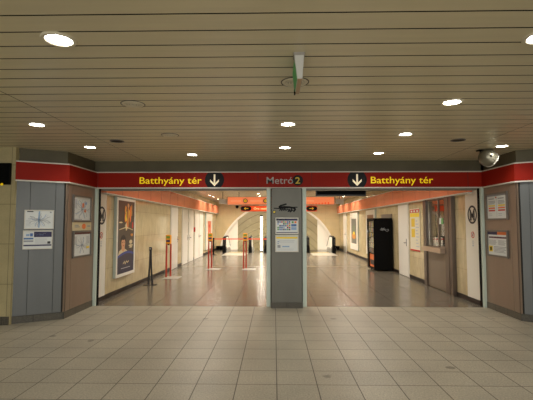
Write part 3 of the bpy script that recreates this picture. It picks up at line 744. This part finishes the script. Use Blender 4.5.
# doors
door_n = [0]
def door(F, c, w, h, hx, swing=1, mtl=door_m, lever=True):
    door_n[0] += 1
    b = MB(F); b.box((c-w/2,.01,.002),(c+w/2,h,.035), mtl); o = struct(b.build('door_%d' % door_n[0], origin=F @ Vector((c,0,0)), bevel=.004))
    b = MB(F); fw = .05
    b.box((c-w/2-fw,0,.001),(c-w/2,h+fw,.02), white_trim).box((c+w/2,0,.001),(c+w/2+fw,h+fw,.02), white_trim).box((c-w/2,h,.001),(c+w/2,h+fw,.02), white_trim)
    b.build('door_frame', o)
    if lever:
        b = MB(F); b.box((hx-.02,.93,.035),(hx+.02,1.15,.043), chrome); b.tube([(hx,1.03,.04),(hx,1.03,.085),(hx+.12*swing,1.03,.085)], .01, satin_black, 8)
        b.build('door_handle', o)
    return o
door(FWL, 14.36, .92, 2.17, 14.74, -1)
door(FWL, 16.10, .92, 2.16, 16.48, -1)
door(FWL, 17.25, .92, 2.16, 16.87, 1)
door(FWL, 18.52, .96, 2.16, 18.92, -1)
door(FWL, 19.62, .96, 2.16, 19.22, 1)
door(FWR, -12.62, .88, 2.19, -12.26, -1)
door(FWR, -22.95, .82, 2.16, -22.6, -1)
t = thing('fire_alarm_box', 'small red fire alarm box on left wall between white doors', 'alarm', (XL,17.88,1.25))
MB(FWL).box((17.8,1.25,-.001),(17.96,1.45,.07), ink_red).build('box', t, bevel=.006); MB(FWL).box((17.84,1.30,.07),(17.92,1.40,.073), ink_dark).build('glass', t)

# yellow topped notice board beside the door on the right wall
t = thing('notice_board', 'tall notice with red heading and yellow slips on right wall beside ticket window', 'notice', (XR,11.6,.83))
b = MB(FWR); b.box((-11.98,.83,.001),(-11.2,2.04,.02), mat('board_cream',(226,220,198),.4)); b.box((-11.98,.83,.02),(-11.2,.87,.026), ink_red); 
for k in range(9): b.box((-11.5,.95+.09*k,.02),(-11.26-.05*(k%3),.98+.09*k,.0215), ink_pale)
b.build('board', t)
b = MB(FWR); b.box((-11.96,1.92,.02),(-11.22,2.02,.023), ink_red); 
for x in (-11.88,-11.66,-11.42): b.box((x,1.94,.023),(x+.12,1.99,.0235), paper)
b.box((-11.96,1.80,.02),(-11.22,1.91,.023), ink_yellow); part_label(b.build('heading', t), 'red and yellow heading')
for z in (1.52,1.22): MB(FWR).box((-11.86,z,.02),(-11.58,z+.24,.023), mat('slip_yellow',(222,190,52),.5)).build('slip', t)

# ticket window
t = thing('ticket_window', 'bronze framed ticket window with counter ledge in the right corridor wall', 'ticket window', (XR,10.2,0))
for y0, y1 in ((9.05,9.19),(9.22,9.42)):
    MB().box((XR-.09,y0,0),(XR-.001,y1,2.25), dark_bronze).build('post', t, bevel=.004)
MB().box((XR-.05,9.19,0),(XR-.001,9.22,2.25), dark_joint).build('joint', t)
MB().box((XR-.07,10.62,0),(XR-.001,10.80,2.25), dark_bronze).build('post', t, bevel=.004)
MB().box((XR-.03,9.42,.02),(XR-.001,10.62,.90), taupe).build('lower_panel', t, bevel=.003)
MB().box((XR-.20,9.43,.915),(XR+.25,10.58,1.03), mat('ledge_steel',(186,164,142),.35,.4)).build('counter_ledge', t, bevel=.006)
MB().box((XR-.05,9.37,2.20),(XR+.02,10.62,2.25), bronze).build('head_rail', t, bevel=.003)
MB().box((XR+.02,9.37,1.03),(XR+.03,10.62,2.20), glass_m).build('glass', t)
MB().box((XR-.0,9.98,1.03),(XR+.05,10.015,2.20), bronze).build('mullion', t)
# booth behind the glass
for nm, lo, hi in (('wall_booth_near',(XR+.3,9.3,0),(XR+1.6,9.36,2.5)),('wall_booth_far',(XR+.3,11.3,0),(XR+1.6,11.36,2.5)),('wall_booth_back',(XR+1.55,9.36,0),(XR+1.6,11.3,2.5)),('ceiling_booth',(XR+.3,9.3,2.5),(XR+1.6,11.36,2.6)),('floor_booth',(XR+.3,9.3,-.1),(XR+1.6,11.36,0))):
    struct(MB().box(lo,hi,booth_m).build(nm))
b = MB()
rs = []
for k in range(31):
    yy = 9.95+.72*k/30; xx = XR+.2+.03*math.sin(k*1.4); rs.append([(xx,yy,1.05),(xx+.01,yy,1.05),(xx+.01,yy,2.24),(xx,yy,2.24)])
b.rings(rs, curtain); tag(b.build('booth_curtain', origin=(XR+.2,10.6,1.0), smooth=False), 'charcoal curtain behind far half of the ticket window glass', 'curtain')
t = thing('booth_monitor', 'dark monitor on the counter inside the ticket booth', 'monitor', (XR+.42,10.0,.985))
MB().box((XR+.36,9.45,1.12),(XR+.40,9.85,1.42), smoke).build('screen', t, bevel=.004); MB().box((XR+.39,9.62,1.0),(XR+.42,9.70,1.15), smoke).box((XR+.33,9.53,.985),(XR+.47,9.78,1.0), smoke).build('stand', t)
MB().box((XR+.3,9.4,.93),(XR+.85,11.25,.985), taupe).build('floor_counter') if False else None
b = MB(); b.box((XR+.31,9.38,.94),(XR+.95,11.28,.984), taupe).box((XR+.9,9.38,0),(XR+.94,11.28,.94), taupe); tag(b.build('booth_counter', origin=(XR+.6,10.3,0)), 'taupe counter inside the booth behind the ticket window glass', 'counter')
t = thing('window_card', 'small green and white card stuck on the ticket window glass', 'card', (XR+.016,10.14,1.58))
MB().box((XR+.013,9.84,1.60),(XR+.019,9.95,1.74), paper).build('card', t); MB().box((XR+.011,9.73,1.60),(XR+.018,9.84,1.74), ink_green).build('green_card', t)
t = tag(MB().box((XR+.012,9.48,1.62),(XR+.018,9.60,1.75), mat('card_grey',(90,96,92),.4)).build('window_card', origin=(XR,9.8,1.62)), 'small grey card on the near half of ticket window glass', 'card')

# vending machine
VX0, VX1, VY0, VY1, VH = 3.385, 4.022, 13.69, 14.68, 1.80
t = thing('vending_machine', 'tall black vending machine with scribbled side standing against right wall', 'vending machine', (3.71,14.18,0))
MB().box((VX0+.06,VY0,.05),(VX1,VY1,VH), satin_black).build('cabinet', t, bevel=.012)
for x in (VX0+.12,VX1-.1):
    for yv in (VY0+.08,VY1-.08): MB().lathe([(.025,0),(.025,.05)], (x,yv,0), rubber, 12).build('foot', t)
b = MB(); b.box((VX0,VY0+.0,.05),(VX0+.06,VY0+.05,VH),satin_black).box((VX0,VY1-.22,.05),(VX0+.06,VY1,VH),satin_black).box((VX0,VY0+.05,1.72),(VX0+.06,VY1-.22,VH),satin_black).box((VX0,VY0+.05,.05),(VX0+.06,VY1-.22,.1),satin_black)
dr = b.build('door', t, bevel=.006)
b = MB(frame((VX0+.055,0,0),(0,-1,0)))
rnd = random.Random(4); pc = [ink_red, ink_orange, blue, ink_yellow, ink_green, lblue, paper, ink_dark]
for k in range(6):
    z0 = .62+k*.18
    b.box((-(VY1-.22),z0-.012,0),(-(VY0+.05),z0,.03), alu)
    for j in range(9):
        yv = VY0+.08+j*.075; b.lathe([(.0,0)],(0,0,0),alu,3,False) if False else None
        b.box((-(yv+.058),z0,.0),(-yv,z0+.11+.03*rnd.random(),.028), rnd.choice(pc))
b.box((-(VY1-.22),.12,.0),(-(VY0+.05),.55,.012), ink_orange); b.box((-(VY1-.3),.2,.012),(-(VY0+.12),.36,.02), ink_dark)
part_label(b.build('product_display', t), 'coloured drinks and snacks on lit shelves')
MB().box((VX0+.008,VY0+.05,.6),(VX0+.014,VY1-.22,1.70), glass_m).build('glass', dr)
b = MB(); b.box((VX0-.004,VY1-.18,1.1),(VX0+.0,VY1-.05,1.4), smoke); b.box((VX0-.005,VY1-.16,1.3),(VX0-.003,VY1-.07,1.37), lblue); b.build('keypad', dr)
b = MB(frame((0,VY0,0),(1,0,0)))
def sc(pts): b.stroke(pts, .012, ink_grey, .0005, .0015)
sc([(3.62,1.42),(3.66,1.47),(3.64,1.38),(3.70,1.46),(3.68,1.37),(3.74,1.47),(3.73,1.38),(3.77,1.44)]); sc([(3.60,1.40),(3.7,1.41),(3.79,1.40)]); sc([(3.80,1.42),(3.78,1.38),(3.83,1.35),(3.89,1.38),(3.88,1.42),(3.83,1.42)])
part_label(b.build('graffiti', t), 'pale scratched scribble')
t = tag(MB().box((XR-.03,13.84,.3),(XR-.001,15.15,1.95), mat('grey_cabinet',(120,112,100),.5)).build('wall_panel', origin=(XR,14.5,.3)), 'grey-brown panel on right wall showing above the vending machine', 'panel')

# ------------------------------------------------------------------ things standing in the corridor
t = thing('barrier_post', 'black barrier post with splayed legs and flat feet beside left wall', 'barrier post', (-3.26,10.57,0))
x, y = -3.26, 10.57
MB().lathe([(.036,.90),(.04,.905),(.04,.985),(.034,.99)], (x,y,0), smoke, 20).build('head', t, smooth=True)
for sx, sy in ((-.04,-.02),(.05,.03)):
    MB().tube([(x+sx*.15,y+sy*.15,.91),(x+sx*.45,y+sy*.5,.45),(x+sx,y+sy,.012)], [.022,.023,.027], smoke, 12).build('leg', t, smooth=True)
    ft = MB(); ft.lathe([(.11,0),(.11,.006),(.09,.012),(.03,.016)], (x+sx*1.6,y+sy,0), smoke, 28); ft.build('foot', t, smooth=True)
MB().box((x-.02,y-.045,.93),(x+.02,y-.036,.97), alu).build('belt_clip', t)

def stand(x, y, label):
    t = thing('sanitizer_stand', label, 'dispenser stand', (x,y,0), 'hand sanitizer stands')
    MB().box((x-.05,y-.32,0),(x+.43,y+.22,.008), mat('pale_base',(186,182,172),.5)).build('base_plate', t, bevel=.002)
    b = MB(); dx, dy = .075, .33; hgt = 1.0; p = [(x,y-.0,.008),(x,y,.5),(x,y,hgt-.06)]
    for i in range(1,6): 
        a = PI/2*i/5; p.append((x+dx*.12*(1-math.cos(a))/1,y+dy*.12*(1-math.cos(a)),hgt-.06+.06*math.sin(a)))
    for i in range(0,6):
        a = PI/2*(1-i/5); p.append((x+dx*(1-.12*(1-math.cos(a))),y+dy*(1-.12*(1-math.cos(a)))-.12,hgt-.06+.06*math.sin(a)))
    p += [(x+dx,y+dy-.12,.5),(x+dx,y+dy-.12,.008)]
    b.tube(p, .026, red_post, 12); b.build('tube_frame', t, smooth=True)
    d = MB().box((x-.02,y-.05,1.0),(x+.13,y+.08,1.27), disp_m).build('dispenser', t, bevel=.015)
    MB().box((x+.0,y-.053,1.17),(x+.11,y-.05,1.235), mat('label_green',(120,150,50),.5)).box((x+.0,y-.053,1.06),(x+.11,y-.05,1.12), navy).build('printed_label', d)
    MB().tube([(x+.055,y+.01,1.0),(x+.055,y+.01,.965)], .02, satin_black, 10).build('nozzle', d)
    return t
s1 = stand(-3.235, 12.05, 'red tube stand with orange dispenser closest to the left wall doors, nearest one')
o = copy_tree(s1); o.location = (-2.335,14.33,0); o['label'] = 'red tube stand with orange dispenser, middle one of three, left of red belt post'
o = copy_tree(s1); o.location = (-1.085,14.35,0); o['label'] = 'red tube stand with orange dispenser rightmost, nearest the centre column'
# belt barrier in front of the escalators
def bpost(x, y, label):
    t = thing('belt_barrier_post', label, 'barrier post', (x,y,0))
    MB().lathe([(.17,0),(.17,.012),(.05,.03)], (x,y,0), satin_black, 28).build('base', t, smooth=True)
    MB().lathe([(.036,.02),(.036,.80),(.042,.80),(.042,.88),(.036,.885)], (x,y,0), satin_black, 18).build('pole', t, smooth=True)
    return t
bpost(-3.13,20.76,'black belt post at left end of the red barrier belt')
bpost(1.3,20.76,'black belt post at right end of red belt, behind the centre column')
tag(MB().box((-3.09,20.757,.80),(1.26,20.763,.85), belt_m).build('barrier_belt', origin=(-1.4,20.76,.8)), 'long red barrier belt stretched in front of the escalators', 'belt')

# ------------------------------------------------------------------ hanging signs deep in the corridor
YG = 17.0
def rods(t, xs, z, y=YG):
    for x in xs: MB().tube([(x,y+.06,z),(x,y+.06,ZCC)], .012, dark_frame, 8).build('hanger', t)
t = thing('hanging_sign', 'long backlit orange sign hanging across corridor, upper of two', 'sign', (.3,YG,2.43))
FG = frame((0,YG,0),(1,0,0))
MB().box((-2.02,YG,2.41),(2.60,YG+.14,2.765), mat('sign_case',(206,188,160),.4)).build('case', t, bevel=.004)
b = MB(FG); b.box((-1.97,2.435,.0005),(2.55,2.74,.004), sign_glow); b.build('face', t)
for cx in (-1.22,-.36,.9): 
    b = MB(FG); annulus(b, cx, 2.585, .07, .105, .0045, .006, dark_frame, 28); b.prism(circle(cx,2.585,.07,24), .0045, .0058, arrow_yel); b.build('roundel', t)
for x0, x1 in ((-1.85,-1.4),(-1.02,-.5),(1.15,1.7)):
    part_label(MB(FG).box((x0,2.555,.0045),(x1,2.61,.006), sign_pale).build('faint_lettering', t), 'washed out pale line of print'); rods(t, (-1.5,.3,2.1), 2.765)
for k in range(7): MB(FG).box((1.5+.13*k,2.44,.0045),(1.56+.13*k,2.46+.012*k,.006), sign_glow2).build('red_mark', t)
t = thing('direction_sign', 'short red-orange sign reading Örs vezér tere under the long orange sign', 'sign', (.2,YG,2.13))
MB().box((-1.42,YG,2.13),(1.84,YG+.12,2.385), mat('sign_case_red',(214,120,90),.4)).build('case', t, bevel=.003)
b = MB(FG); b.box((-1.36,2.145,.0005),(1.80,2.37,.004), sign_glow2); b.build('face', t)
for cx, sg in ((-1.19,-1),(1.60,1)):
    b = MB(FG); pts = [(cx+.11*c_+.12*math.cos(a), 2.2575+.10*math.sin(a)) for c_, a in [(1,-PI/2+PI*i/10) for i in range(11)]+[(-1,PI/2+PI*i/10) for i in range(11)]]
    b.prism(pts, .0045, .007, black_m); o = b.build('arrow_plate', t)
    b = MB(FG); b.stroke([(cx+sg*.07,2.2575),(cx-sg*.09,2.2575)], .03, arrow_yel, .0075, .009)
    b.stroke([(cx+sg*.02,2.2575+.045),(cx+sg*.075,2.2575),(cx+sg*.02,2.2575-.045)], .026, arrow_yel, .0075, .0092); b.build('arrow', o)
MB(FG).text('Örs vezér tere', -.86, .06, 2.215, .088, .0045, sign_letter, .012).build('lettering', t); 
for x in (-1.2,1.6): MB().tube([(x,YG+.06,2.385),(x,YG+.06,2.41)], .012, dark_frame, 8).build('hanger', t)
for x0, x1, lab in ((-2.35,-2.04,'grey box fitting at left end of the long orange sign'),(2.64,2.96,'grey box fitting at right end of the long orange sign')):
    t = thing('box_fitting', lab, 'box', ((x0+x1)/2,YG,2.47))
    MB().box((x0,YG-.02,2.46),(x1,YG+.2,2.66), mat('fitting_grey',(226,224,216),.4)).build('case', t, bevel=.01)
    MB().tube([((x0+x1)/2,YG+.09,2.66),((x0+x1)/2,YG+.09,ZCC)], .014, dark_frame, 8).build('hanger', t)
t = thing('dark_display', 'dark display box hanging from corridor ceiling just inside right opening', 'display', (1.5,9.05,2.24))
MB().box((.945,9.0,2.232),(2.07,9.14,2.60), smoke).build('case', t, bevel=.006); MB().box((.97,8.994,2.26),(2.045,9.0,2.58), satin_black).build('back_cover', t)
for x in (1.2,1.8): MB().tube([(x,9.07,2.6),(x,9.07,ZCC)], .014, dark_frame, 8).build('hanger', t)
t = thing('security_camera', 'small black camera on end wall beneath left end of orange sign', 'camera', (-2.3,YE,2.6))
MB().box((-2.36,YE-.06,2.68),(-2.24,YE-.001,2.76), satin_black).build('mount', t); MB().lathe([(.02,-.11),(.08,-.08),(.1,0),(.08,.06)], (-2.3,YE-.12,2.68), satin_black, 18).build('dome', t, smooth=True)

# ------------------------------------------------------------------ escalators
def esc_path(yv): return 0 if yv < 24.0 else -(yv-24.0)*tn
EY = 22.2
def escalator(xc, label):
    t = thing('escalator', label, 'escalator', (xc,EY,0))
    MB().box((xc-.62,EY-1.75,0),(xc+.62,EY+.35,.006), plate_m).build('landing_plate', t)
    b = MB()
    for k in range(11): b.box((xc-.5+.092*k,EY+.35,.0),(xc-.45+.092*k,EY+.5,.012), ink_yellow)
    b.build('comb_plate', t)
    b = MB(); yy = EY+.5; z = 0
    for k in range(26):
        z = 0 if yy < 24 else esc_path(yy)
        b.box((xc-.5,yy,z-.35),(xc+.5,yy+.4,z-.002), step_m); yy += .4
    part_label(b.build('steps', t), 'grooved metal steps going down')
    for s in (-1,1):
        x = xc+s*.72
        ys = [EY+.12+.3*k for k in range(37)]
        b = MB(); rs = []
        for yv in ys: 
            z = esc_path(yv); rs.append([(x-.05,yv,z+.0),(x+.05,yv,z+.0),(x+.03,yv,z+.84),(x-.03,yv,z+.84)])
        b.rings(rs, cheek_m); bl = b.build('balustrade', t)
        p = []
        for i in range(9):
            a = -PI/2+PI*i/8*-1; p.append((x, EY+.22+.24*math.cos(a)*1.0, .60+.28*math.sin(a)*1.0))
        p = [(x,EY+.25,.32)]+[(x,EY+.22-.24*math.sin(PI*i/8),.60-.28*math.cos(PI*i/8)) for i in range(9)]+[(x,yv,esc_path(yv)+.88) for yv in ys[1:]]
        b = MB(); b.tube(p, .045, rubber, 10); b.build('handrail', bl, smooth=True)
        b = MB(); b.box((x-.09,EY-.02,0),(x+.09,EY+.5,.32), satin_black); b.box((x-.075,EY+.0,.3),(x+.075,EY+.42,.86), satin_black); b.build('newel', t, bevel=.02)
        b = MB(); rs = []
        for yv in ys:
            z = esc_path(yv); rs.append([(x-.14,yv+.3,z-.1),(x+.14,yv+.3,z-.1),(x+.12,yv+.3,z+.22),(x-.12,yv+.3,z+.22)])
        b.rings(rs, alu); b.build('decking', t)
    return t
e = escalator(-2.05, 'escalator with black newels at left of tunnel mouth')
o = copy_tree(e); o.location = (.25,EY,0); o['label'] = 'middle escalator hidden behind the centre column'
o = copy_tree(e); o.location = (2.6,EY,0); o['label'] = 'escalator with black newels at right of tunnel mouth'
for q_ in (e,o): q_['group'] = 'escalators down to the platform'
t = thing('light_column', 'tall glowing fluorescent column standing before the tunnel, left of centre column', 'lamp', (-.73,23.3,0))
MB().box((-.83,23.22,0),(-.63,23.38,.06), dark_frame).build('foot', t); 
MB().lathe([(.075,.06),(.075,1.28)], (-.73,23.3,0), tube_m, 20).build('tube', t, smooth=True); MB().lathe([(.075,1.34),(.075,2.04)], (-.73,23.3,0), tube_m, 20).build('tube', t, smooth=True)
MB().lathe([(.082,1.28),(.082,1.34)], (-.73,23.3,0), dark_frame, 20).build('collar', t); MB().lathe([(.085,2.04),(.085,2.13)], (-.73,23.3,0), satin_black, 20).build('cap', t)

# ------------------------------------------------------------------ corridor ceiling lamps
EC = 112.
def make_ceiling_spot(x, y, e):
    t = thing('ceiling_spot', '', 'ceiling lamp', (x,y,ZCC))
    b = MB(); annulus(b, x, y, .055, .08, ZCC-.015, ZCC-.0, alu, 24); b.build('ring', t)
    b = MB(); b.prism(circle(x,y,.055,24), ZCC-.012, ZCC-.004, lamp_warm); b.build('lens', t)
    make_light(t, (0,0,-.05), e, (1,.90,.76), .06, 165)
    return t
def spots(poss, e, labs, group):
    first = None
    for (x, y), lab in zip(poss, labs):
        if first is None: first = o = make_ceiling_spot(x, y, e)
        else: o = copy_tree(first); o.location = (x,y,ZCC)
        o['label'] = lab; o['group'] = group
near = [(x,y) for x in (-1.9,.25,2.4) for y in (9.6,11.4,13.2,15.0)]
spots(near, EC*.7, ['small round corridor ceiling lamp between the entrance and the orange signs']*len(near), 'corridor lamps before the signs')
ordn = ('first','second','third','last'); ys = (18.9,19.9,21.8,23.6)
spots([(-3.05,y) for y in ys], EC*.5, ['%s small corridor ceiling lamp beyond the orange signs, in the row along left wall' % q for q in ordn], 'corridor lamps along the left wall')
spots([(3.45,y) for y in ys], EC*.5, ['%s small corridor ceiling lamp beyond the orange signs, in the row along right wall' % q for q in ordn], 'corridor lamps along the right wall')
ys = (17.8,19.4,21.4,23.4)
spots([(-.7,y) for y in ys], EC*2, ['%s corridor ceiling lamp of the row left of the centre column, near the orange signs' % q for q in ordn], 'corridor lamps left of the column')
spots([(.95,y) for y in ys], EC*2, ['%s corridor ceiling lamp of the row right of the centre column, near the orange signs' % q for q in ordn], 'corridor lamps right of the column')
# unseen light columns added between the escalators to brighten the tunnel
for x, y, lab in ((-.62,26.6,'added unseen lower light column in the tunnel left of the middle escalator'),(1.42,26.6,'added unseen lower light column in the tunnel right of the middle escalator'),(-.62,29.4,'added unseen lowest light column in the tunnel left of the middle escalator'),(1.42,29.4,'added unseen lowest light column in the tunnel right of the middle escalator')):
    z = esc_path(y)
    t = thing('light_column', lab, 'lamp', (x,y,z-.2), 'added unseen lights down the tunnel')
    MB().lathe([(.05,z-.2),(.05,z+.45)], (x,y,0), tube_m, 16).build('tube', t, smooth=True); MB().lathe([(.06,z+.45),(.06,z+.5)], (x,y,0), satin_black, 16).build('cap', t)
    li = bpy.data.lights.new('bulb','POINT'); li.energy = 70; li.color = (1,.92,.74); li.shadow_soft_size = .12  # point light added above each column to light the lining
    lo = bpy.data.objects.new('bulb', li); COL.objects.link(lo); lo.parent = t; lo.location = (0,0,.9)

# ------------------------------------------------------------------ world, camera, view
w = bpy.data.worlds.new('World'); S.world = w; w.use_nodes = True
w.node_tree.nodes['Background'].inputs[0].default_value = (1,.93,.82,1); w.node_tree.nodes['Background'].inputs[1].default_value = .02
cam = bpy.data.cameras.new('Camera'); co = bpy.data.objects.new('Camera', cam); COL.objects.link(co)
cam.sensor_width = 36; cam.lens = 36*400/533; cam.clip_end = 200
co.location = (0,0,1.6); co.rotation_euler = (PI/2+math.atan(24/400), 0, math.atan(7.5/400))
S.camera = co
S.view_settings.view_transform = 'Standard'; S.view_settings.look = 'None'; S.view_settings.gamma = 1; S.view_settings.use_curve_mapping = False
S.view_settings.exposure = 0.0
